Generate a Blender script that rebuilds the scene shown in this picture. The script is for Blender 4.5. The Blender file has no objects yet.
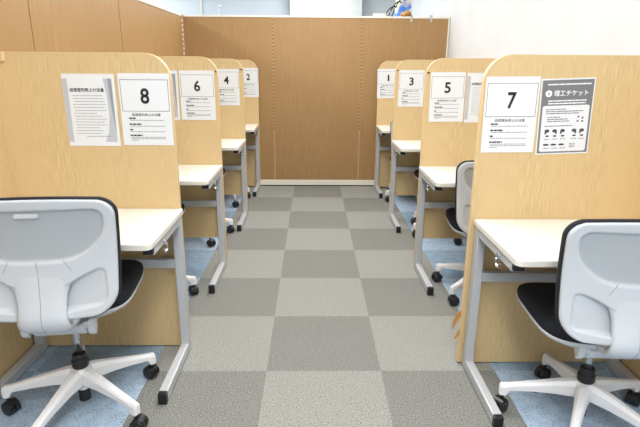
import bpy, bmesh, math, random
from mathutils import Vector, Matrix
random.seed(7)
SC = bpy.context.scene
COL = SC.collection
PI = math.pi

# ------------------------------------------------------------------ camera
f, pitch, roll, yaw, cam_h = 505.452, .2869, .0068, .0154, 1.2855
F = Vector((math.sin(yaw)*math.cos(pitch), math.cos(yaw)*math.cos(pitch), -math.sin(pitch)))
R = Vector((math.cos(yaw), -math.sin(yaw), 0)); U = R.cross(F)
R2 = R*math.cos(roll)+U*math.sin(roll); U2 = -R*math.sin(roll)+U*math.cos(roll)
cd = bpy.data.cameras.new('camera'); cam = bpy.data.objects.new('camera', cd); COL.objects.link(cam)
cd.sensor_width = 36; cd.lens = f*36/640; cd.clip_start = .05
m = Matrix.Identity(4)
for i in range(3):
    m[i][0] = R2[i]; m[i][1] = U2[i]; m[i][2] = -F[i]
m[0][3], m[1][3], m[2][3] = 0, 0, cam_h
cam.matrix_world = m
SC.camera = cam

# ------------------------------------------------------------------ world, lights, exposure
w = bpy.data.worlds.new('world'); SC.world = w; w.use_nodes = True
w.node_tree.nodes['Background'].inputs[0].default_value = (.93, .97, 1, 1)
w.node_tree.nodes['Background'].inputs[1].default_value = .5
SC.view_settings.view_transform = 'Standard'; SC.view_settings.look = 'None'
SC.view_settings.gamma = 1; SC.view_settings.use_curve_mapping = False
SC.view_settings.exposure = -.15
CEIL = 2.75
LAMPS = [(.04, y) for y in (-2.2, -.6, 1.0, 2.6, 4.2, 5.8, 7.4)]+[(-3.2, y) for y in (-1.5, .9, 3.3, 5.7, 7.6)]
for x, y in LAMPS:
    ld = bpy.data.lights.new('ceiling_lamp_light', 'AREA'); ld.shape = 'RECTANGLE'; ld.size = .62; ld.size_y = 1.25
    ld.energy = (29 if y > 0 else 40) if x > -1 else 52; ld.color = (1, .992, .972)
    lo = bpy.data.objects.new('ceiling_lamp_light', ld); COL.objects.link(lo); lo.location = (x, y, CEIL-.06)

# ------------------------------------------------------------------ materials
def s2l(c): return tuple(((v/255)/12.92 if v/255 <= .04045 else ((v/255+.055)/1.055)**2.4) for v in c)
def mat(name, rgb, rough=.5, metal=0, emit=None, spec=None):
    mt = bpy.data.materials.new(name); mt.use_nodes = True
    b = mt.node_tree.nodes['Principled BSDF']
    b.inputs['Base Color'].default_value = (*s2l(rgb), 1)
    b.inputs['Roughness'].default_value = rough; b.inputs['Metallic'].default_value = metal
    if spec is not None: b.inputs['Specular IOR Level'].default_value = spec
    if emit: b.inputs['Emission Color'].default_value = (1, 1, 1, 1); b.inputs['Emission Strength'].default_value = emit
    return mt
def noisy(name, c1, c2, scale, rough=.6, det=4, bump=0, c3=None, scale3=None, lo=.35, hi=.65, spec=None, metal=0):
    mt = mat(name, c1, rough, metal, spec=spec); nt = mt.node_tree; N = nt.nodes; L = nt.links; b = N['Principled BSDF']
    tc = N.new('ShaderNodeTexCoord'); mp = N.new('ShaderNodeMapping'); mp.inputs['Scale'].default_value = scale
    L.new(tc.outputs['Object'], mp.inputs['Vector'])
    n = N.new('ShaderNodeTexNoise'); n.inputs['Scale'].default_value = 1; n.inputs['Detail'].default_value = det
    L.new(mp.outputs[0], n.inputs['Vector'])
    r = N.new('ShaderNodeValToRGB'); r.color_ramp.elements[0].position = lo; r.color_ramp.elements[1].position = hi
    r.color_ramp.elements[0].color = (*s2l(c1), 1); r.color_ramp.elements[1].color = (*s2l(c2), 1)
    L.new(n.outputs['Fac'], r.inputs[0]); out = r.outputs[0]
    if c3:
        mp2 = N.new('ShaderNodeMapping'); mp2.inputs['Scale'].default_value = scale3; L.new(tc.outputs['Object'], mp2.inputs['Vector'])
        n2 = N.new('ShaderNodeTexNoise'); n2.inputs['Scale'].default_value = 1; n2.inputs['Detail'].default_value = 3
        L.new(mp2.outputs[0], n2.inputs['Vector'])
        r2 = N.new('ShaderNodeValToRGB'); r2.color_ramp.elements[0].position = .4; r2.color_ramp.elements[1].position = .65
        r2.color_ramp.elements[0].color = (0, 0, 0, 1); r2.color_ramp.elements[1].color = (1, 1, 1, 1)
        L.new(n2.outputs['Fac'], r2.inputs[0])
        mx = N.new('ShaderNodeMix'); mx.data_type = 'RGBA'; mx.inputs['B'].default_value = (*s2l(c3), 1)
        L.new(r2.outputs[0], mx.inputs['Factor']); L.new(out, mx.inputs['A']); out = mx.outputs['Result']
    L.new(out, b.inputs['Base Color'])
    if bump:
        bp = N.new('ShaderNodeBump'); bp.inputs['Strength'].default_value = bump; bp.inputs['Distance'].default_value = .003
        L.new(n.outputs['Fac'], bp.inputs['Height']); L.new(bp.outputs[0], b.inputs['Normal'])
    return mt
M = {}
M['oak'] = noisy('light_oak_veneer', (196, 168, 120), (216, 191, 145), (230, 230, 13), .5, 6, .03, (210, 182, 135), (9, 9, .8))
M['oak_edge'] = mat('oak_edge_band', (218, 190, 144), .45)
M['brown'] = noisy('brown_wood_panel', (156, 121, 76), (171, 136, 90), (90, 90, 4), .45, 4, .02, (163, 127, 81), (5, 5, .6))
M['peel'] = mat('torn_veneer_inside', (190, 140, 75), .8)
M['cream'] = mat('cream_painted_metal', (232, 228, 216), .4)
M['slot'] = mat('dark_slot', (95, 70, 45), .8)
M['desk'] = noisy('white_laminate', (226, 223, 213), (230, 227, 218), (30, 30, 30), .35, 2)
M['steel'] = mat('silver_grey_powder_coat', (188, 190, 193), .4, .2)
M['black'] = mat('black_plastic', (22, 23, 26), .4)
M['caster'] = mat('black_caster_plastic', (26, 27, 30), .33)
M['chrome'] = mat('brushed_chrome', (190, 192, 196), .22, .9)
M['shell'] = mat('pale_grey_chair_plastic', (197, 201, 206), .38)
M['seam'] = mat('grey_seam', (140, 143, 148), .6)
M['base'] = mat('off_white_chair_plastic', (226, 225, 226), .38)
M['fabric'] = noisy('black_seat_fabric', (10, 14, 23), (18, 22, 32), (300, 300, 300), .85, 2, .2)
M['wall'] = noisy('white_wall_paint', (201, 203, 204), (205, 207, 208), (3, 3, 3), .7, 2)
M['bluewall'] = noisy('pale_blue_grey_wall', (206, 214, 218), (211, 218, 222), (2, 2, 2), .7, 2)
M['ceil'] = mat('ceiling_white', (235, 235, 233), .8)
M['lamp'] = mat('lamp_diffuser', (255, 255, 255), .5, emit=4)
sp = (190, 190, 190)
M['tile_light'] = noisy('light_grey_carpet_tile', (92, 92, 88), (182, 182, 176), sp, .95, 3, .7, (148, 148, 142), (60, 60, 60), spec=.1)
M['tile_dark'] = noisy('dark_grey_carpet_tile', (78, 78, 75), (160, 160, 154), sp, .95, 3, .7, (128, 128, 123), (60, 60, 60), spec=.1)
M['tile_blue'] = noisy('blue_grey_carpet_tile', (104, 128, 154), (196, 214, 232), sp, .95, 3, .5, (172, 193, 214), (26, 26, 26), spec=.1)
M['tile_blue2'] = noisy('darker_blue_carpet_tile', (96, 118, 140), (168, 189, 209), sp, .95, 3, .5, (148, 171, 193), (22, 22, 22), spec=.1)
M['paper'] = mat('white_paper', (226, 229, 232), .35)
M['greypaper'] = mat('pale_grey_paper', (226, 228, 234), .35)
M['ink'] = mat('black_ink', (25, 25, 28), .6)
M['softink'] = mat('grey_ink', (92, 94, 99), .6)
M['faintink'] = mat('faint_grey_ink', (156, 159, 166), .6)
M['postergrey'] = mat('poster_grey', (116, 118, 123), .4)
M['band'] = mat('light_grey_band', (186, 190, 198), .4); M['band2'] = mat('mid_grey_band', (148, 152, 162), .4)
M['whiteink'] = mat('white_print', (244, 244, 246), .5)
M['sleeve'] = mat('clear_plastic_sleeve', (222, 214, 196), .15)
M['bluebag'] = noisy('blue_white_print', (60, 125, 225), (228, 234, 244), (11, 11, 11), .5, 2, 0, (240, 232, 190), (12, 12, 12), .50, .60)
M['orange'] = noisy('orange_brown_plush', (140, 92, 42), (196, 152, 98), (60, 60, 60), .9, 3, .6)
M['stain'] = mat('dark_carpet_stain', (92, 105, 118), .95)

# ------------------------------------------------------------------ helpers
def link(o, parent=None):
    COL.objects.link(o)
    if parent: o.parent = parent
    return o
def obj(name, bm, m, parent=None, smooth=False, bevel=0, loc=None, seg=2):
    me = bpy.data.meshes.new(name); bm.normal_update(); bm.to_mesh(me); bm.free()
    for q in (m if isinstance(m, (list, tuple)) else [m]): me.materials.append(q)
    if smooth:
        for p in me.polygons: p.use_smooth = True
    o = link(bpy.data.objects.new(name, me), parent)
    if loc: o.location = loc
    if bevel:
        b = o.modifiers.new('bevel', 'BEVEL'); b.width = bevel; b.segments = seg; b.limit_method = 'ANGLE'; b.angle_limit = math.radians(35)
    return o
def tag(o, label, cat, group=None):
    o['label'] = label; o['category'] = cat
    if group: o['group'] = group
    return o
def struct(o): o['kind'] = 'structure'; return o
def thing(name, label, cat, loc=(0, 0, 0), rz=0, group=None):
    o = link(bpy.data.objects.new(name, None)); o.location = loc; o.rotation_euler = (0, 0, rz); o.empty_display_size = .1
    return tag(o, label, cat, group)
def box(bm, x0, x1, y0, y1, z0, z1, mi=0):
    vs = [bm.verts.new((x, y, z)) for z in (z0, z1) for y in (y0, y1) for x in (x0, x1)]
    for q in ((0, 2, 3, 1), (4, 5, 7, 6), (0, 1, 5, 4), (2, 6, 7, 3), (0, 4, 6, 2), (1, 3, 7, 5)):
        fc = bm.faces.new([vs[i] for i in q]); fc.material_index = mi
def bx(*a):
    bm = bmesh.new(); box(bm, *a); return bm
def prism(pts, plane, a, b, bm=None):
    """extrude a 2-D outline; plane 'xz' extrudes along y, 'xy' along z, 'yz' along x"""
    bm = bm or bmesh.new()
    def P(p, t):
        return (p[0], t, p[1]) if plane == 'xz' else (p[0], p[1], t) if plane == 'xy' else (t, p[0], p[1])
    A = [bm.verts.new(P(p, a)) for p in pts]; B = [bm.verts.new(P(p, b)) for p in pts]; n = len(pts)
    bm.faces.new(A); bm.faces.new(B[::-1])
    for i in range(n): bm.faces.new((A[i], B[i], B[(i+1) % n], A[(i+1) % n]))
    bmesh.ops.recalc_face_normals(bm, faces=bm.faces); return bm
def tube(bm, p, q, r0, r1=None, n=20, cap=True):
    r1 = r0 if r1 is None else r1; p = Vector(p); q = Vector(q); d = (q-p).normalized()
    a = d.orthogonal().normalized(); b = d.cross(a); rs = []
    for c, r in ((p, r0), (q, r1)):
        rs.append([bm.verts.new(c+r*(a*math.cos(2*PI*i/n)+b*math.sin(2*PI*i/n))) for i in range(n)])
    for i in range(n): bm.faces.new((rs[0][i], rs[0][(i+1) % n], rs[1][(i+1) % n], rs[1][i]))
    if cap: bm.faces.new(rs[0][::-1]); bm.faces.new(rs[1])
def path_tube(bm, pts, r, n=10):
    rings = []
    for k, p in enumerate(pts):
        p = Vector(p); d = (Vector(pts[min(k+1, len(pts)-1)])-Vector(pts[max(k-1, 0)])).normalized()
        a = d.cross(Vector((0, 0, 1)) if abs(d.z) < .9 else Vector((1, 0, 0))).normalized(); b = d.cross(a)
        rings.append([bm.verts.new(p+r*(a*math.cos(2*PI*i/n)+b*math.sin(2*PI*i/n))) for i in range(n)])
    for k in range(len(rings)-1):
        for i in range(n): bm.faces.new((rings[k][i], rings[k][(i+1) % n], rings[k+1][(i+1) % n], rings[k+1][i]))
    bm.faces.new(rings[0][::-1]); bm.faces.new(rings[-1]); bmesh.ops.recalc_face_normals(bm, faces=bm.faces)
def lathe(bm, prof, cx=0, cy=0, n=28):
    rings = [[bm.verts.new((cx+r*math.cos(2*PI*i/n), cy+r*math.sin(2*PI*i/n), z)) for i in range(n)] for r, z in prof]
    for k in range(len(rings)-1):
        for i in range(n): bm.faces.new((rings[k][i], rings[k][(i+1) % n], rings[k+1][(i+1) % n], rings[k+1][i]))
    bm.faces.new(rings[0][::-1]); bm.faces.new(rings[-1]); bmesh.ops.recalc_face_normals(bm, faces=bm.faces)
def rings_mesh(rings, bm=None, cap=True):
    bm = bm or bmesh.new(); V = [[bm.verts.new(p) for p in r] for r in rings]; n = len(rings[0])
    for k in range(len(V)-1):
        for i in range(n): bm.faces.new((V[k][i], V[k][(i+1) % n], V[k+1][(i+1) % n], V[k+1][i]))
    if cap: bm.faces.new(V[0][::-1]); bm.faces.new(V[-1])
    bmesh.ops.recalc_face_normals(bm, faces=bm.faces); return bm
def copy_tree(o, parent=None):
    c = o.copy(); COL.objects.link(c); c.parent = parent
    for ch in list(o.children): copy_tree(ch, c)
    return c
def sstep(e0, e1, x):
    t = max(0, min(1, (x-e0)/(e1-e0))); return t*t*(3-2*t)

_TEXT = {}
def text_mesh(s, size, weight=0.0):
    k = (s, size, weight)
    if k not in _TEXT:
        cu = bpy.data.curves.new('lettering', 'FONT'); cu.body = s; cu.size = size; cu.align_x = 'CENTER'; cu.align_y = 'CENTER'
        cu.offset = weight*size; cu.resolution_u = 3
        to = bpy.data.objects.new('lettering', cu); COL.objects.link(to)
        bpy.context.view_layer.update()
        me = bpy.data.meshes.new_from_object(to.evaluated_get(bpy.context.evaluated_depsgraph_get()))
        bpy.data.objects.remove(to)
        xs = [v.co.x for v in me.vertices]; ys = [v.co.y for v in me.vertices]
        cx, cy = (min(xs)+max(xs))/2, (min(ys)+max(ys))/2
        for v in me.vertices: v.co = Vector((v.co.x-cx, 0, v.co.y-cy))
        _TEXT[k] = (me, max(xs)-min(xs), max(ys)-min(ys))
    return _TEXT[k]
def text(name, s, x, z, m, parent, width=None, height=None, weight=0.0, y=-.0015):
    me, w0, h0 = text_mesh(s, 1.0, weight)
    me2 = me.copy(); me2.name = name
    sx = width/w0 if width else None; sz = height/h0 if height else None
    sx = sx or sz; sz = sz or sx
    for v in me2.vertices: v.co = Vector((v.co.x*sx, 0, v.co.z*sz))
    me2.materials.clear(); me2.materials.append(m)
    o = link(bpy.data.objects.new(name, me2), parent); o.location = (x, y, z)
    return o

# ------------------------------------------------------------------ the setting
XW = 1.385         # right wall face
TX, TY = -.1995, 1.9249
bm = bmesh.new()
x0i, x1i, y0i, y1i = -10, 4, -10, 15
for i in range(x0i, x1i):
    for j in range(y0i, y1i):
        xa, xb = TX+.5*i, TX+.5*(i+1); ya, yb = TY+.5*j, TY+.5*(j+1)
        v = [bm.verts.new(p) for p in ((xa, ya, 0), (xb, ya, 0), (xb, yb, 0), (xa, yb, 0))]
        fc = bm.faces.new(v)
        light = (i+j) % 2 == 1
        fc.material_index = (0 if light else 1) if i in (-1, 0, 1) else (2 if light else 3)
bmesh.ops.remove_doubles(bm, verts=bm.verts, dist=1e-4)
struct(obj('floor', bm, [M['tile_light'], M['tile_dark'], M['tile_blue'], M['tile_blue2']]))
YB = 8.7
fl = bpy.data.objects['floor']
bm = bmesh.new()
for cx, cy, rx, ry in ((.965, 1.80, .035, .018), (.915, 1.775, .014, .010), (.93, 1.82, .016, .008)):
    vs = [bm.verts.new((cx+rx*math.cos(2*PI*i/18)*(1+.25*math.sin(3*i)), cy+ry*math.sin(2*PI*i/18)*(1+.25*math.cos(5*i)), .0006)) for i in range(18)]
    bm.faces.new(vs)
obj('carpet_stain', bm, M['stain'], fl)
struct(obj('ceiling', bx(-5.2, XW+.1, -3.2, YB+.1, CEIL, CEIL+.1), M['ceil']))
struct(obj('wall_right', bx(XW, XW+.1, -3.2, YB+.1, 0, CEIL), M['wall']))
struct(obj('wall_back', bx(-5.2, XW, YB, YB+.1, 0, CEIL), M['bluewall']))
struct(obj('wall_left', bx(-5.2, -5.1, -3.2, YB, 0, CEIL), M['wall']))
struct(obj('wall_front', bx(-5.1, XW, -3.2, -3.1, 0, CEIL), M['wall']))
# white pillar in front of the far wall, with the vertical joint left of it
struct(obj('trim_1', bx(-0.356, 0.758, 8.4, YB, 0, CEIL), M['wall']))
struct(obj('trim_2', bx(-1.80, -1.77, YB-.02, YB, 0, CEIL), M['cream']))

bmf = bmesh.new(); box(bmf, -.34, .34, -.65, .65, -.03, 0)
bmd = bmesh.new(); box(bmd, -.31, .31, -.62, .62, -.036, -.03)
l0 = thing('ceiling_light', 'flat rectangular office light set in the white ceiling', 'light', (LAMPS[0][0], LAMPS[0][1], CEIL), 0, 'ceiling lights above the booths')
obj('frame', bmf, M['cream'], l0); obj('diffuser', bmd, M['lamp'], l0)
for x, y in LAMPS[1:]:
    c = copy_tree(l0); c.location = (x, y, CEIL)

# ------------------------------------------------------------------ wood partitions
YP = 5.425; PH = 1.752; XL = -1.31
def slot_strip(x, y, along, z_lo, z_hi, parent, name='slotted_joint'):
    """slotted metal joint: cream backing with dark slots"""
    bm = bmesh.new()
    def bb(a0, a1, d0, d1, z0, z1, mi):
        if along == 'x': box(bm, x+a0, x+a1, y+d0, y+d1, z0, z1, mi)
        else: box(bm, x-d1, x-d0, y+a0, y+a1, z0, z1, mi)
    bb(-.007, .007, -.003, .001, .02, PH-.03, 1)
    z = z_lo
    while z < z_hi:
        bb(-.0045, .0045, -.004, 0, z, z+.018, 0); z += .036
    return obj(name, bm, [M['slot'], M['brown_joint']], parent)
M['brown_joint'] = mat('joint_metal', (186, 152, 112), .5)
pb = thing('wood_partition', 'brown wood panel partition with slotted joints closing the far end of the aisle', 'partition', (0, YP, 0))
for a, b in ((-1.305, -.41), (-.41, .497), (.497, 1.372)):
    obj('panel', bx(a+.003, b-.003, 0, .04, .068, PH-.018), M['brown'], pb)
obj('top_rail', bx(-1.31, 1.375, -.006, .046, PH-.018, PH), M['cream'], pb, bevel=.003)
obj('base_rail', bx(-1.305, 1.375, -.004, .044, .012, .07), M['cream'], pb, bevel=.002)
obj('foot_gap', bx(-1.30, 1.37, .004, .036, 0, .012), M['black'], pb)
for x in (-.41, .497):
    slot_strip(x, 0, 'x', .62, PH-.05, pb)
bm = bmesh.new(); box(bm, 1.366, 1.381, -.008, .048, 0, PH+.002)
obj('end_post', bm, M['cream'], pb)

pl = thing('wood_partition', 'brown wood panel partition running forward behind the left row of booths', 'partition', (XL, 0, 0))
for a, b in ((3.68, 5.41), (2.52, 3.68), (1.36, 2.52), (.2, 1.36)):
    obj('panel', bx(-.04, 0, a+.004, b-.004, .068, PH-.018), M['brown'], pl)
    if a > 1:
        obj('joint', bx(-.038, -.004, a-.005, a+.005, .068, PH-.02), M['slot'], pl)
obj('top_rail', bx(-.046, .006, .2, 5.41, PH-.018, PH), M['cream'], pl, bevel=.003)
obj('base_rail', bx(-.044, .004, .2, 5.41, .0, .07), M['cream'], pl, bevel=.002)
bm = bmesh.new(); box(bm, -.03, .012, 5.385, 5.415, 0, PH-.001, 0)
o = obj('corner_post', bm, M['brown_joint'], pl)
bm = bmesh.new(); z = .1
while z < PH-.06:
    box(bm, -.002, .0135, 5.3835, 5.3855, z, z+.022); z += .044
obj('post_slots', bm, M['cream'], o)

# two metal hooks straddling the partition top
for i, (x, lab, dz) in enumerate(((.99, 'small grey metal hook straddling the partition top, the one nearer the blue bag', 0), (1.19, 'small grey metal hook straddling the partition top, the one nearer the white wall', .012))):
    bm = bmesh.new(); box(bm, -.010, .010, -.012, .052, PH, PH+.004+dz); box(bm, -.010, .010, -.012, -.0065, PH-.05, PH+.004); box(bm, -.010, .010, .047, .052, PH-.03, PH+.004)
    tag(obj('partition_hook', bm, M['steel'], None, loc=(x, YP, 0)), lab, 'hook', 'hooks on the partition top')

# ------------------------------------------------------------------ beyond the partition
cab = thing('tall_cabinet', 'tall white cabinet standing just beyond the far partition', 'cabinet', (1.0, 5.95, 0))
obj('body', bx(-.40, .365, -.2, .25, 0, 1.76), M['wall'], cab, bevel=.005)
obj('door', bx(-.39, -.02, -.215, -.2, .05, 1.74), M['cream'], cab); obj('door', bx(-.01, .355, -.215, -.2, .05, 1.74), M['cream'], cab)
CT = 1.76
bm = bmesh.new(); box(bm, -.075, .045, -.07, .07, 0, .050); box(bm, -.078, .048, -.073, .073, .050, .056)
tag(obj('white_box', bm, M['paper'], None, loc=(.735, 5.86, CT)), 'low white box beside the black cables beyond the partition', 'box')
cb = thing('cable_bundle', 'looped black cables leaning beside the blue and white bag', 'cable', (.875, 5.84, CT))
for k, (a, hh) in enumerate(((-.05, .12), (0, .17), (.04, .2))):
    bm = bmesh.new(); path_tube(bm, [(a-.07+.15*t, .01*k, .008+hh*math.sin(PI*min(1, t*.62+.0))**1.0) for t in [i/12 for i in range(13)]], .007)
    obj('cable', bm, M['black'], cb, smooth=True)
# crumpled printed bag
bm = bmesh.new(); rr = []
for k in range(13):
    t = k/12; z = .31*t; rx = .075*(1+.18*math.sin(3*t+.5))*(1-.3*max(0, t-.7)); ry = .05*(1-.25*t)
    rr.append([(rx*math.cos(a)*(1+.06*math.sin(5*a+4*t)), ry*math.sin(a)*(1+.08*math.cos(4*a+6*t)), z) for a in [2*PI*i/24 for i in range(24)]])
o = obj('printed_bag', rings_mesh(rr), M['bluebag'], None, smooth=True, loc=(.985, 5.94, CT)); tag(o, 'blue, white and yellow printed bag above the far partition', 'bag')
bm = bmesh.new(); bmesh.ops.create_icosphere(bm, subdivisions=4, radius=.068)
for v in bm.verts:
    n = v.co.normalized(); v.co += n*.006*math.sin(23*n.x+5)*math.sin(19*n.z+2)*math.cos(17*n.y); v.co.z = v.co.z*.62+.040; v.co.x *= .85
    if v.co.z < 0: v.co.z = 0
tag(obj('plush_bundle', bm, M['orange'], None, smooth=True, loc=(1.0, 5.80, CT)), 'round orange-brown fuzzy bundle in front of the blue bag', 'plush')
wp = thing('wire_holder', 'thin white wire holder beside the far wall joint above the left of the partition', 'holder', (-1.33, 7.6, 0))
bm = bmesh.new(); path_tube(bm, [(0, 0, 0), (0, 0, 1.9), (.02, 0, 2.02)], .006); obj('stem', bm, M['paper'], wp)
bm = bmesh.new(); bmesh.ops.create_icosphere(bm, subdivisions=2, radius=.022)
for v in bm.verts: v.co += Vector((.03, 0, 2.05))
obj('tip', bm, M['paper'], wp, smooth=True)
bm = bmesh.new(); lathe(bm, [(.12, 0), (.12, .02), (.01, .03)]); obj('base', bm, M['paper'], wp)

# ------------------------------------------------------------------ study booths
PT = 1.325
def rounded_panel(xa, xe, z0, z1, r, side):
    """outline in xz; the aisle-side upper corner (xe) is rounded"""
    s = 1 if xe > xa else -1
    pts = [(xa, z0), (xe, z0)]
    for i in range(13):
        a = PI/2*i/12; pts.append((xe-s*r+s*r*math.cos(a), z1-r+r*math.sin(a)))
    pts.append((xa, z1)); return pts
def booth(num, s, xe, Y, z0, lab, torn=False):
    """s=+1: aisle lies to +x (left row); xe aisle edge of the panel, Y its front face"""
    xo = -1.282 if s > 0 else 1.358         # inner face of the outer side panel
    t = thing('study_booth', lab, 'desk', ((xe+xo)/2, Y, 0), 0, 'study booths on the left of the aisle' if s > 0 else 'study booths on the right of the aisle')
    ox = (xe+xo)/2
    def L(x): return x-ox
    out_ = rounded_panel(L(xo), L(xe), z0, PT, .105, s)
    if z0 > .1: out_ = [out_[0], (L(xe-.045*s), z0), (L(xe-.045*s), .010), (L(xe), .010)]+out_[2:]
    p = obj('divider_panel', prism(out_, 'xz', 0, .022), M['oak'], t)
    if z0 > .1: obj('floor_glide', bx(*sorted((L(xe-.035*s), L(xe-.004*s))), .003, .019, 0, .011), M['black'], t)
    # edge band round the aisle edge
    o2 = rounded_panel(L(xo), L(xe), min(z0, .010), PT, .105, s)[1:]
    bm = bmesh.new(); off = .0012; ring = []
    for k, (x, z) in enumerate(o2):
        a = Vector((o2[max(k-1, 0)][0], o2[max(k-1, 0)][1])); b = Vector((o2[min(k+1, len(o2)-1)][0], o2[min(k+1, len(o2)-1)][1]))
        d = (b-a).normalized(); n = Vector((d.y, -d.x))*s
        ring.append([(x+n.x*off, -.0006, z+n.y*off), (x+n.x*off, .0226, z+n.y*off), (x-n.x*.002, .0226, z-n.y*.002), (x-n.x*.002, -.0006, z-n.y*.002)])
    obj('edge_band', rings_mesh(ring, bm), M['oak_edge'], p)
    sx = sorted((L(xo), L(xo-.02*s)))
    pts = [(-.56, .02), (.022, .02), (.022, PT)]
    for i in range(9):
        a = PI/2*i/8; pts.append((-.56+.07-.07*math.sin(a), PT-.07+.07*math.cos(a)))
    o = obj('side_panel', prism(pts, 'yz', sx[0], sx[1]), M['oak'], t)
    bm = bmesh.new(); xs = sorted((L(xo), L(xo+.055*s))); box(bm, xs[0], xs[1], -.012, 0, PT-.035, PT-.002)
    cbk = obj('corner_bracket', bm, M['oak_edge'], t, bevel=.002)
    bm = bmesh.new(); xc = L(xo+.042*s); tube(bm, (xc, -.0135, PT-.018), (xc, -.0118, PT-.018), .0035, n=12); obj('screw', bm, M['steel'], cbk)
    # desk
    xd = -.564 if s > 0 else .664          # aisle edge of the desktop
    xi = xo+.006*s
    D = .462; r = .028
    pts = [(L(xi), -.001), (L(xd), -.001)]
    for i in range(7):
        a = PI/2*i/6; pts.append((L(xd)-s*r+s*r*math.cos(a), -D+r-r*math.sin(a)))
    pts.append((L(xi), -D))
    obj('desktop', prism(pts, 'xy', .655, .68), M['desk'], t, bevel=.004)
    for k, xx in enumerate((xd, xo+.05*s)):
        inner = xx-.004*s; out = inner-.036*s
        a, b = sorted((L(inner), L(out)))
        fr = obj('leg_frame', bx(a, b, -.055, -.012, .045, .625), M['steel'], t, bevel=.004)
        obj('foot', bx(a, b, -.405, -.01, 0.004, .05), M['steel'], fr, bevel=.005)
        obj('end_cap', bx(a+.001, b-.001, -.428, -.405, 0.0, .049), M['black'], fr, bevel=.003)
        obj('top_arm', bx(a, b, -.415, -.012, .622, .655), M['steel'], fr, bevel=.003)
        obj('arm_cap', bx(a, b, -.434, -.415, .630, .655), M['black'], fr, bevel=.002)
    a, b = sorted((L(xd-.04*s), L(xo+.0142*s)))
    obj('stretcher', bx(a, b, -.05, -.02, .42, .46), M['steel'], t, bevel=.003)
    # bag hook on the aisle side of the top arm
    bm = bmesh.new(); hx = L(xd+.004*s if num != '7' else xd-.004)
    hx = L(xd)-.012*s; hy = -.315
    bm = bmesh.new()
    path_tube(bm, [(hx+.018*s, hy, .640), (hx+.024*s, hy, .63), (hx+.024*s, hy, .612), (hx+.022*s, hy-.012, .604), (hx+.022*s, hy-.022, .607), (hx+.022*s, hy-.026, .618)], .0045, 8)
    tube(bm, (hx+.0155*s, hy, .640), (hx+.022*s, hy, .640), .011, n=14)
    obj('bag_hook', bm, M['chrome'], t, smooth=False)
    if num in '6453':
        x0_, x1_ = {'6': (-.583, -.571), '4': (-.593, -.570), '5': (.676, .693), '3': (.676, .696)}[num]
        obj('panel_clip', bx(L(x0_), L(x1_), -.005, 0, 1.240, 1.246), M['black'], t)
    if torn:
        X = L(xe); bm = bmesh.new()
        def flap(pts):
            A = [bm.verts.new(p) for p in pts]; B = [bm.verts.new((p[0]+.002, p[1]+.004, p[2])) for p in pts]
            n = len(pts); bm.faces.new(A); bm.faces.new(B[::-1])
            for i in range(n): bm.faces.new((A[i], B[i], B[(i+1) % n], A[(i+1) % n]))
        flap([(X, .004, .262), (X-.022, .0, .25), (X-.038, -.002, .21), (X-.040, -.002, .168), (X-.028, .0, .185), (X-.012, .002, .222), (X, .004, .232)])
        flap([(X, .004, .175), (X-.014, .0, .155), (X-.028, -.002, .125), (X-.018, -.002, .128), (X-.004, .0, .142), (X, .004, .15)])
        o = obj('peeling_veneer', bm, M['peel'], t); o['label'] = 'torn veneer curling off the panel edge'
    return t
ROWS = [('8', 1, -.578, 2.125, .008), ('6', 1, -.568, 3.125, .20), ('4', 1, -.568, 4.27, .195), ('2', 1, -.566, 5.37, .012),
        ('7', -1, .652, 1.98, .008), ('5', -1, .672, 3.10, .205), ('3', -1, .670, 4.24, .20), ('1', -1, .668, 5.325, .018)]
for n, s, xe, Y, z0 in ROWS:
    side = 'left' if s > 0 else 'right'
    lab = {'8': 'nearest light oak study booth left of the aisle, with the number 8 sign',
           '7': 'nearest light oak study booth right of the aisle, with number 7 sign and peeling edge',
           '2': 'farthest oak study booth on the left, number 2, against the brown partition',
           '1': 'farthest oak study booth on the right, number 1, against the brown partition'}.get(
        n, f'light oak study booth with white desktop {side} of the aisle, marked by number {n}')
    booth(n, s, xe, Y, z0, lab, n == '7')

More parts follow.
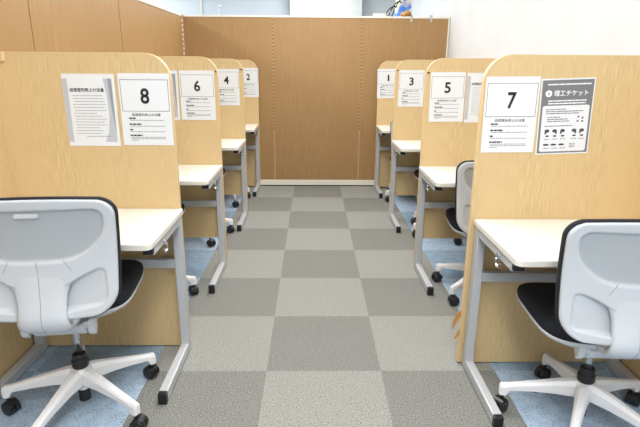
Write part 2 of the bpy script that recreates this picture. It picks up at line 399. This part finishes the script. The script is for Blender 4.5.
# ------------------------------------------------------------------ signs
SW, SH = .2075, .2905
def sheet_box(parent, m, name='sheet', w=SW, h=SH):
    return obj(name, bx(-w/2, w/2, -.0010, 0, -h/2, h/2), m, parent)
def bars(bm, x0, x1, z, h, seed, seg=.012, gap=.0022):
    rnd = random.Random(seed); x = x0
    while x < x1-.002:
        l = min(seg*rnd.uniform(.5, 1.6), x1-x); box(bm, x, x+l, -.0014, -.0009, z-h/2, z+h/2); x += l+gap
NUMW = {'8': .036, '7': .0345, '6': .037, '5': .037, '4': .041, '3': .036, '2': .036, '1': .016}
def number_sign(num, x, Y, zc=1.1, tilt=0):
    t = thing('number_sign', f'white laminated sheet printed with a large number {num} on its booth panel', 'sign', (x, Y-.0009, zc), 0, 'numbered sheets on the booth panels')
    t.rotation_euler = (0, tilt, 0)
    sheet_box(t, M['paper'])
    bm = bmesh.new(); fx, ft, fb = .097, .121, -.006; lw = .0017
    box(bm, -fx, fx, -.0014, -.0009, ft-lw, ft); box(bm, -fx, fx, -.0014, -.0009, fb, fb+lw)
    box(bm, -fx, -fx+lw, -.0014, -.0009, fb, ft); box(bm, fx-lw, fx, -.0014, -.0009, fb, ft)
    obj('border', bm, M['softink'], t)
    o = text('numeral', num, .0 if num != '1' else .01, .056, M['ink'], t, width=NUMW[num], height=.063, weight=.022, y=-.0022)
    text('heading', '自習室利用上の注意', 0, -.0195, M['ink'], t, width=.116, height=.0115, weight=.006, y=-.0022)
    bm = bmesh.new(); bs = bmesh.new()
    for k, (z, wl, lines) in enumerate(((-.034, .03, 1), (-.058, .052, 1), (-.081, .014, 1), (-.104, .05, 3))):
        bars(bm, -.073, -.073+wl, z, .0056, 10+k)
        for q in range(lines): bars(bs, -.07, .06+(.012 if q < 2 else -.1), z-.008-.0062*q, .0030, 30+k*5+q, .02)
    obj('bullet_headings', bm, M['ink'], t); obj('small_print', bs, M['faintink'], t)
    return t
def notice(x, Y, zc, lab, m='paper'):
    t = thing('notice_sheet', lab, 'notice', (x, Y-.0009, zc), 0, 'rules notices on the booth panels')
    sheet_box(t, M['paper'], w=.211)
    bm = bx(-.105, -.085, -.0013, -.0009, -.128, .128); obj('side_stripe', bm, M['band'], t)
    bm = prism([(.060, .128), (.094, .128), (.094, -.128), (.045, -.128), (.062, -.09), (.072, -.02), (.070, .06)], 'xz', -.0013, -.0009)
    w_ = obj('curved_band', bm, M['band'], t)
    bm = prism([(.078, .128), (.094, .128), (.094, -.09), (.086, -.02)], 'xz', -.0017, -.0012); obj('dark_band', bm, M['band2'], w_)
    text('heading', '自習室利用上の注意', -.008, .083, M['ink'], t, width=.136, height=.0155, weight=.016, y=-.0024)
    bs = bmesh.new(); r = random.Random(5)
    for k in range(14):
        bars(bs, -.07+.004*(k % 3 == 2), r.uniform(.02, .066), .060-.0118*k, .0024, 60+k, .012)
    bars(bs, -.03, .072, -.105, .003, 99, .014)
    obj('small_print', bs, M['band2'], t)
    bm = bx(-.1055, .1055, -.0016, -.0001, SH/2-.001, SH/2+.003); obj('sleeve_edge', bm, M['sleeve'], t)
    return t
front = {n: Y for n, s, xe, Y, z0 in ROWS}
for n, x, tl in (('8', -.6855, 0), ('6', -.692, 0), ('4', -.705, 0), ('2', -.662, 0), ('7', .766, -.012), ('5', .806, -.012), ('3', .803, -.0), ('1', .762, -.015)):
    number_sign(n, x, front[n], 1.101, tl)
notice(-.909, front['8'], 1.097, 'white rules notice with grey bands, left of the number 8 sheet')
notice(-.912, front['6'], 1.099, 'white rules notice mostly hidden, left of the number 6 sheet')
notice(1.025, front['5'], 1.097, 'white rules notice cut off by the near panel, right of the number 5 sheet')
# grey poster on booth 7
t = thing('ticket_poster', 'grey printed ticket poster pinned right of the number 7 sheet', 'poster', (.981, front['7']-.0009, 1.096), 0)
t.rotation_euler = (0, -.038, 0)
sheet_box(t, M['paper'], w=.207)
obj('grey_ground', bx(-.099, .099, -.0013, -.0009, -.140, .140), M['postergrey'], t)
pts = []
for cx, cz, a0 in ((.083, .036, 0), (-.083, .036, 90), (-.083, -.126, 180), (.083, -.126, 270)):
    for i in range(5):
        a = math.radians(a0+22.5*i); pts.append((cx+.008*math.cos(a), cz+.008*math.sin(a)))
obj('text_panel', prism(pts, 'xz', -.0017, -.0012), M['greypaper'], t)
text('heading', '理工チケット', .014, .090, M['whiteink'], t, width=.132, height=.021, weight=.012, y=-.0019)
bm = bmesh.new(); tube(bm, (-.072, -.0018, .090), (-.072, -.0012, .090), .0125, n=24); o = obj('round_badge', bm, M['whiteink'], t)
text('badge_mark', '本', -.072, .090, M['postergrey'], t, height=.012, weight=.01, y=-.0022)
bm = bmesh.new(); bars(bm, -.078, .088, .1235, .005, 3, .006, .0018)
for z in (.062, .052): bars(bm, -.072, .078-(.06-z)*.5, z, .0042, int(z*1000), .012, .0015)
for v in bm.verts: v.co.y -= .0006
obj('white_small_print', bm, M['whiteink'], t)
bm = bmesh.new()
for z, xe_ in ((.030, .0), (.022, .07), (.014, .055), (.0, -.02), (-.008, .01), (-.016, .02), (-.034, .03)):
    bars(bm, -.078 if z > 0 or z < -.03 else -.07, xe_, z, .0028, int(200+z*900), .014)
for k in range(5): bars(bm, (-.076, -.044, -.012, .030, .060)[k], (-.076, -.044, -.012, .030, .060)[k]+.022, -.085, .0022, 5+k)
for k in range(3): bars(bm, (-.076, -.044, -.012)[k], (-.076, -.044, -.012)[k]+.024, -.121, .0022, 15+k)
for k in range(3): bars(bm, .026, .048, -.105-.006*k, .0022, 25+k)
for v in bm.verts: v.co.y -= .0011
obj('small_print', bm, M['softink'], t)
def disc(bm, x, z, rx, rz, y=-.0021, a0=0, a1=360, n=16):
    vs = [(x+rx*math.cos(math.radians(a0+(a1-a0)*i/n)), z+rz*math.sin(math.radians(a0+(a1-a0)*i/n))) for i in range(n)]
    prism(vs, 'xz', y, y+.0004, bm)
for k, x in enumerate((-.066, -.036, -.005, .040, .070)):
    bm = bmesh.new(); disc(bm, x, -.053, .0095, .0065); disc(bm, x+(.006 if k % 2 else -.006), -.061, .0035, .005); disc(bm, x+.002, -.073, .007, .0035)
    obj('small_picture', bm, M['postergrey'] if k < 0 else M['ink_soft'] if 'ink_soft' in M else M.setdefault('ink_soft', mat('soft_black_ink', (70, 72, 78), .6)), t)
for k, x in enumerate((-.066, -.036, -.005)):
    bm = bmesh.new(); disc(bm, x, -.107, .012, .004); obj('small_picture', bm, M['ink_soft'], t)
bm = bmesh.new()
for x, z in ((.052, -.001), (.068, -.005), (.050, -.017), (.068, -.018)): disc(bm, x, z, .004, .004)
obj('dot_group', bm, M['softink'], t)

# ------------------------------------------------------------------ the office chair
ZT, ZB = .868, .490
def yb(x, z):
    """back surface of the shell"""
    t = (z-.5)/.37
    y = -.240-.026*t+.018*math.sin(PI*t)*1.0
    return y+.012*(abs(x)/.235)**2.4
def hw(z, g=0):
    W = .252-.028*(ZT-z)/(ZT-ZB)+g; rt = .050+g; rb = .075+g; zt = ZT+g; zb = ZB-g
    if z > zt-rt: d = min(rt, z-(zt-rt)); return W-rt+math.sqrt(max(0, rt*rt-d*d))
    if z < zb+rb: d = min(rb, (zb+rb)-z); return W-rb+math.sqrt(max(0, rb*rb-d*d))
    return W
def sd_upper(x, z):
    ax = abs(x); bot = .672+.085*(ax/.2)**3.6
    d1 = ax-.214+.03*(.85-z); d2 = z-.842; d3 = (bot-z)*.85
    a, b = d1+.03, d2+.03
    r = math.hypot(max(a, 0), max(b, 0))+min(max(a, b), 0)-.03
    k = .02
    h = max(0, min(1, .5+.5*(r-d3)/k)); return d3*(1-h)+r*h+k*h*(1-h)
def sd_leaf(x, z):
    ax = abs(x); cx, cz, hx, hz, rr = .1230, .575, .0745, .064, .026
    zs = z+.16*(cx-ax)                          # bottom line falls towards the spine
    a, b = abs(ax-cx)-hx+rr, abs(zs-cz)-hz+rr
    r = math.hypot(max(a, 0), max(b, 0))+min(max(a, b), 0)-rr
    d = ((z-.592)-(ax-.085)*.60)/1.17          # the top line falls towards the spine
    k = .03
    h = max(0, min(1, .5+.5*(r-d)/k)); return d*(1-h)+r*h+k*h*(1-h)
def shell_bm():
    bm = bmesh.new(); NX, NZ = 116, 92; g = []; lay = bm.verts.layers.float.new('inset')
    for j in range(NZ+1):
        t = j/NZ; t = t if 0 < t < 1 else t
        u = .5-.5*math.cos(PI*t); t2 = .55*t+.45*u
        z = ZB+(ZT-ZB)*t2; h = hw(min(max(z, ZB+.0004), ZT-.0004)); row = []
        for i in range(NX+1):
            x = h*(-1+2*i/NX); zz = z+(.010*(1-(x/.236)**2) if t2 > .5 else 0)*((t2-.5)*2)-.016*(1-(x/.236)**2)*max(0, 1-t2*4)
            rec = .010*(1-sstep(-.005, .005, sd_upper(x, zz)))+(.006+.016*sstep(.20, .07, abs(x)) if 0 else .006+.022*max(0, min(1, (.19-abs(x))/.11)))*(1-sstep(-.004, .003, sd_leaf(x, zz)))
            edge = .5*max(0, 1-min(h-abs(x), (z-ZB)+.004, (ZT-z)+.004)/.012)**2*.012
            row.append(bm.verts.new((x, yb(x, zz)+rec+edge, zz)))
        g.append(row)
    for j in range(NZ):
        for i in range(NX): bm.faces.new((g[j][i], g[j][i+1], g[j+1][i+1], g[j+1][i]))
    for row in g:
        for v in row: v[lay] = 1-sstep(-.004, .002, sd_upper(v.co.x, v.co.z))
    # front side: a second skin in front
    g2 = [[bm.verts.new((g[j][i].co.x, yb(g[j][i].co.x, g[j][i].co.z)+.028, g[j][i].co.z)) for i in range(0, NX+1, 4)] for j in range(0, NZ+1, 4)]
    for j in range(NZ//4):
        for i in range(NX//4): bm.faces.new((g2[j][i], g2[j+1][i], g2[j+1][i+1], g2[j][i+1]))
    for j in range(NZ//4):
        for e, k in ((0, 0), (NX, NX//4)):
            bm.faces.new([g[4*j+q][e] for q in range(5)]+[g2[j+1][k], g2[j][k]])
    for i in range(NX//4):
        for e, k in ((0, 0), (NZ, NZ//4)):
            bm.faces.new([g[e][4*i+q] for q in range(5)]+[g2[k][i+1], g2[k][i]])
    bmesh.ops.recalc_face_normals(bm, faces=bm.faces); return bm
def pad_bm():
    bm = bmesh.new(); g = .0035; NX, NZ = 28, 40; layers = []
    for (off, gg) in ((.0285, -.004), (.0285, -.0005), (.012, .0012), (.010, g), (.036, g), (.046, g-.01)):
        rows = []
        for j in range(NZ+1):
            t2 = .5-.5*math.cos(PI*j/NZ); zt, zb = ZT+gg, ZB-gg; z = zb+(zt-zb)*t2
            h = hw(min(max(z, zb+.0003), zt-.0003), gg); row = []
            for i in range(NX+1):
                x = h*(-1+2*i/NX); zz = z+(.010*(1-(x/.24)**2) if t2 > .5 else 0)*((t2-.5)*2)-.016*(1-(x/.24)**2)*max(0, 1-t2*4)
                row.append(bm.verts.new((x, yb(x, zz)+off, zz)))
            rows.append(row)
        layers.append(rows)
    def ringof(g_): return [g_[0][i] for i in range(NX+1)]+[g_[j][NX] for j in range(1, NZ+1)]+[g_[NZ][i] for i in range(NX-1, -1, -1)]+[g_[j][0] for j in range(NZ-1, 0, -1)]
    keep = set()
    for gi in (0, len(layers)-1):
        for j in range(NZ):
            for i in range(NX): bm.faces.new((layers[gi][j][i], layers[gi][j][i+1], layers[gi][j+1][i+1], layers[gi][j+1][i]))
    for a, b in zip(layers, layers[1:]):
        A, B = ringof(a), ringof(b); n = len(A)
        for i in range(n): bm.faces.new((A[i], B[i], B[(i+1) % n], A[(i+1) % n]))
    bmesh.ops.delete(bm, geom=[v for v in bm.verts if not v.link_faces], context='VERTS')
    bmesh.ops.recalc_face_normals(bm, faces=bm.faces); return bm
SPINE = [(.655, -.006, .096), (.630, -.001, .104), (.608, .002, .098), (.588, .004, .086), (.565, .007, .078), (.53, .012, .074), (.48, None, .076)]
def spine_path():
    P = [(yb(0, z)-p, z, w_) for z, p, w_ in SPINE[:-1]]
    P += [(-.260, .500, .074), (-.263, .472, .076), (-.254, .449, .077), (-.235, .430, .077), (-.203, .419, .076), (-.150, .414, .074), (-.10, .412, .072)]
    return P
def spine_bm():
    P = spine_path(); rings = []
    for k, (y, z, w_) in enumerate(P):
        a = P[max(k-1, 0)]; b = P[min(k+1, len(P)-1)]; d = Vector((0, b[0]-a[0], b[1]-a[1])).normalized(); n = Vector((0, -d.z*-1, d.y*-1))
        n = Vector((0, d.z, -d.y))           # points backward/outward
        if n.y > 0 and k < 7: n = -n
        if k >= 7 and n.z > .3: n = -n
        th = .03; r = []
        for i in range(17):                     # outer crowned side, then inner side
            x = w_*(-1+2*i/16); c = .010*(1-abs(x/w_)**4); r.append(Vector((x, y, z))+n*(c-.010))
        r += [Vector((w_*.96, y, z))-n*th, Vector((-w_*.96, y, z))-n*th]
        rings.append(r)
    return rings_mesh(rings)
def seam_bm():
    P = [(yb(0, .672), .672, .05), (yb(0, .655), .655, .05)]+spine_path()[:-3]; rings = []
    P[2] = (yb(0, .64), .64, .05)
    for k, (y, z, w_) in enumerate(P):
        a = P[max(k-1, 0)]; b = P[min(k+1, len(P)-1)]; d = Vector((0, b[0]-a[0], b[1]-a[1])).normalized(); n = Vector((0, d.z, -d.y))
        if n.y > 0 and k < 7: n = -n
        if k >= 7 and n.z > .3: n = -n
        c = Vector((0, y, z))
        rings.append([c+Vector((-.0008, 0, 0))+n*.0007, c+Vector((.0008, 0, 0))+n*.0007, c+Vector((.0008, 0, 0))-n*.002, c+Vector((-.0008, 0, 0))-n*.002])
    return rings_mesh(rings)
def seat_outline(z, sc, dy=0):
    pts = []; n = 64
    for i in range(n):
        a = 2*PI*i/n; c, s_ = math.cos(a), math.sin(a); e = 2/6.5 if s_ > 0 else 2/4.4
        x = .219*math.copysign(abs(c)**e, c); y = (.242 if s_ > 0 else .182)*math.copysign(abs(s_)**e, s_)
        x *= (1.0 if y > 0 else 1-.08*(y/.182)**2)
        pts.append((x*sc, (y+.018)*sc+dy, z))
    return pts
def make_chair():
    t = thing('office_chair', '', 'chair')
    zz = [(.429, .96), (.434, .990), (.446, 1.0), (.460, .990), (.468, .955), (.472, .87), (.474, .55), (.474, .2)]
    obj('seat_cushion', rings_mesh([seat_outline(z, s_) for z, s_ in zz]), M['fabric'], t, smooth=True)
    zz = [(.356, .34), (.364, .50), (.390, .74), (.413, .93), (.421, .985), (.426, 1.0), (.433, 1.004), (.434, .99)]
    obj('seat_shell', rings_mesh([seat_outline(z, s_) for z, s_ in zz]), M['shell'], t, smooth=True)
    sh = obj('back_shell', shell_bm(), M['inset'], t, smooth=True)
    obj('back_pad', pad_bm(), M['fabric'], t, smooth=True)
    bm = bmesh.new(); rr = []
    for y_, w_, h_ in ((.012, .036, .0080), (.0, .036, .0080), (-.0035, .034, .006)):
        rr.append([((w_-h_)*(1 if math.cos(a) > 0 else -1)+h_*math.cos(a), yb(0, .826)+.0055+y_-.0, .826+h_*math.sin(a)) for a in [2*PI*(i+.5)/24 for i in range(24)]])
    obj('grip_handle', rings_mesh(rr), M['shell'], sh, smooth=False, bevel=.002)
    spn = obj('back_spine', spine_bm(), M['shell'], t, smooth=True)
    obj('seam', seam_bm(), M['seam'], spn)
    for s_ in (-1, 1):                          # slanting shell seams from the recess to the leaf
        bm = bmesh.new(); rings = []
        for k in range(6):
            u = k/5; x = s_*(.080+.020*u); z = .676-.036*u; c = Vector((x, yb(x, z), z))
            rings.append([c+Vector((-.0008, -.0006, 0)), c+Vector((.0008, -.0006, 0)), c+Vector((.0008, .001, 0)), c+Vector((-.0008, .001, 0))])
        obj('seam', rings_mesh(rings), M['seam'], sh)
    # tilt mechanism
    pts = [(-.150, .402), (-.143, .376), (-.125, .362), (-.02, .352), (.06, .352), (.10, .370), (.10, .395), (-.10, .412)]
    obj('mechanism', prism(pts, 'yz', -.088, .088), M['shell'], t, bevel=.008)
    for s_ in (-1, 1):
        bm = bmesh.new(); tube(bm, (s_*.080, -.135, .400), (s_*.118, -.135, .400), .014, .012)
        prism([(-.158, .420), (-.115, .420), (-.118, .385), (-.135, .362), (-.152, .380)], 'yz', s_*.096, s_*.120, bm)
        obj('lever', bm, M['shell'], t, bevel=.004)
    bm = bmesh.new(); lathe(bm, [(.014, .225), (.014, .365)]); obj('gas_cylinder', bm, M['chrome'], t, smooth=True)
    t.children[-1].data.polygons[0].use_smooth = False
    bm = bmesh.new(); lathe(bm, [(.027, .178), (.030, .186), (.030, .208), (.025, .212), (.025, .232), (.022, .236), (.0135, .236)]); obj('cylinder_collar', bm, M['black'], t, smooth=False, bevel=.001)
    bm = bmesh.new(); lathe(bm, [(.016, .035), (.021, .037), (.021, .095)]); obj('cylinder_tail', bm, M['black'], t, bevel=.001)
    bm = bmesh.new(); lathe(bm, [(.024, .088), (.026, .092), (.028, .11), (.040, .13), (.042, .165), (.036, .178), (.026, .180)]); obj('base_hub', bm, M['base'], t, smooth=True)
    for k in range(5):
        a = 2*PI*k/5; ca, sa = math.cos(a), math.sin(a)
        def W(r, l, z): return (ca*r-sa*l, sa*r+ca*l, z)
        rings = []
        for r, w_, zl, zh in ((.02, .024, .118, .180), (.05, .024, .118, .178), (.10, .020, .116, .165), (.18, .0165, .107, .142), (.255, .0145, .094, .121), (.266, .0145, .070, .119), (.286, .0135, .068, .116), (.292, .010, .072, .110)):
            rings.append([W(r, -w_, zl), W(r, -w_*1.0, zl+(zh-zl)*.72), W(r, -w_*.55, zh), W(r, w_*.55, zh), W(r, w_, zl+(zh-zl)*.72), W(r, w_, zl)])
        lg = obj('base_leg', rings_mesh(rings), M['base'], t, bevel=.0025)
        bm = bmesh.new(); cx, cy = .277*ca, .277*sa; ha = a+[2.0, .9, 2.6, 1.4, .4][k]; tx, ty = math.cos(ha), math.sin(ha); nx, ny = -ty, tx
        tube(bm, (cx, cy, .045), (cx, cy, .073), .006)
        ox, oy = cx+tx*.010, cy+ty*.010
        for s_ in (-1, 1):
            prof = [(.006, .020), (.024, .026), (.024, .026)]
            tube(bm, (ox+nx*s_*.003, oy+ny*s_*.003, .0268), (ox+nx*s_*.020, oy+ny*s_*.020, .0268), .0265, .0265, 28)
            tube(bm, (ox+nx*s_*.020, oy+ny*s_*.020, .0268), (ox+nx*s_*.024, oy+ny*s_*.024, .0268), .0265, .021, 28)
            tube(bm, (ox+nx*s_*.024, oy+ny*s_*.024, .0268), (ox+nx*s_*.0255, oy+ny*s_*.0255, .0268), .010, .008, 16)
        # hood over the wheels
        rings = []
        for q in range(11):
            b_ = math.radians(-10+150*q/10); rr_ = .0295
            px, pz = math.cos(b_)*rr_, .0268+math.sin(b_)*rr_; p2, z2 = math.cos(b_)*(rr_-.0022), .0268+math.sin(b_)*(rr_-.0022)
            rings.append([(ox-tx*px+nx*.0195, oy-ty*px+ny*.0195, pz), (ox-tx*px-nx*.0195, oy-ty*px-ny*.0195, pz), (ox-tx*p2-nx*.0195, oy-ty*p2-ny*.0195, z2), (ox-tx*p2+nx*.0195, oy-ty*p2+ny*.0195, z2)])
        rings_mesh(rings, bm)
        obj('caster', bm, M['caster'], lg)
    return t
M['inset'] = mat('pale_grey_plastic_darker_in_recess', (197, 201, 206), .4)
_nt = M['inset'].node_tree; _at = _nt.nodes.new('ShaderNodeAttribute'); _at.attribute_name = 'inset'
_mx = _nt.nodes.new('ShaderNodeMix'); _mx.data_type = 'RGBA'; _mx.inputs['A'].default_value = (*s2l((197, 201, 206)), 1); _mx.inputs['B'].default_value = (*s2l((172, 177, 181)), 1)  # mixes in a darker grey over the upper recess of the back
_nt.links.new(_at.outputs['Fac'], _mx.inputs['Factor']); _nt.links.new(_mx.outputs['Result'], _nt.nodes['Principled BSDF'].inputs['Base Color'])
BASEPARTS = ('base_leg',)
def place(c, x, y, rot, phase, dz, lab, slide=0, back=0):
    """rot: the way the seat faces (deg, ccw), phase: angle of the star base; dz: gas lift"""
    c.location = (x, y, 0); c.rotation_euler = (0, 0, math.radians(rot)); c['label'] = lab; c['category'] = 'chair'; c['group'] = 'office chairs at the booths'
    for ch in c.children:
        nm = ch.name.split('.')[0]
        if nm == 'base_leg': ch.rotation_euler = (0, 0, math.radians(phase-rot))
        elif nm in ('seat_cushion', 'seat_shell', 'back_shell', 'back_pad', 'back_spine', 'mechanism', 'lever', 'gas_cylinder'):
            ch.location.z = dz
            if nm in ('back_shell', 'back_pad', 'back_spine'): ch.location.z = dz+back
            if nm in ('seat_cushion', 'seat_shell') and slide: ch.location.y = slide; ch.location.z = dz+.008
CH = [(-.880, 1.692, 7, 43, .022, 'pale grey office chair at booth 8, nearest on the left, back to the camera', .03),
      (1.003, 1.592, -4, 92, -.012, 'pale grey office chair at booth 7, nearest on the right, back to the camera'),
      (1.003, 2.72, -5, 72, -.02, 'pale grey office chair half hidden behind the booth 7 panel', 0, -.03),
      (-.955, 2.635, 0, 10, .04, 'office chair at booth 6, only casters and seat edge showing past the panel'),
      (-.907, 3.727, -2, 17, .03, 'office chair at booth 4, only caster and leg showing past the desk post'),
      (1.045, 3.82, 3, 60, 0, 'office chair at booth 3, casters and black seat edge showing behind the desk post'),
      (-.90, 4.78, 0, 21, 0, 'office chair at booth 2, one caster seen through the gap under the booth 4 panel'),
      (.982, 4.865, -5, 58, -.07, 'office chair at booth 1, strip of backrest showing beside the booth 3 panel')]
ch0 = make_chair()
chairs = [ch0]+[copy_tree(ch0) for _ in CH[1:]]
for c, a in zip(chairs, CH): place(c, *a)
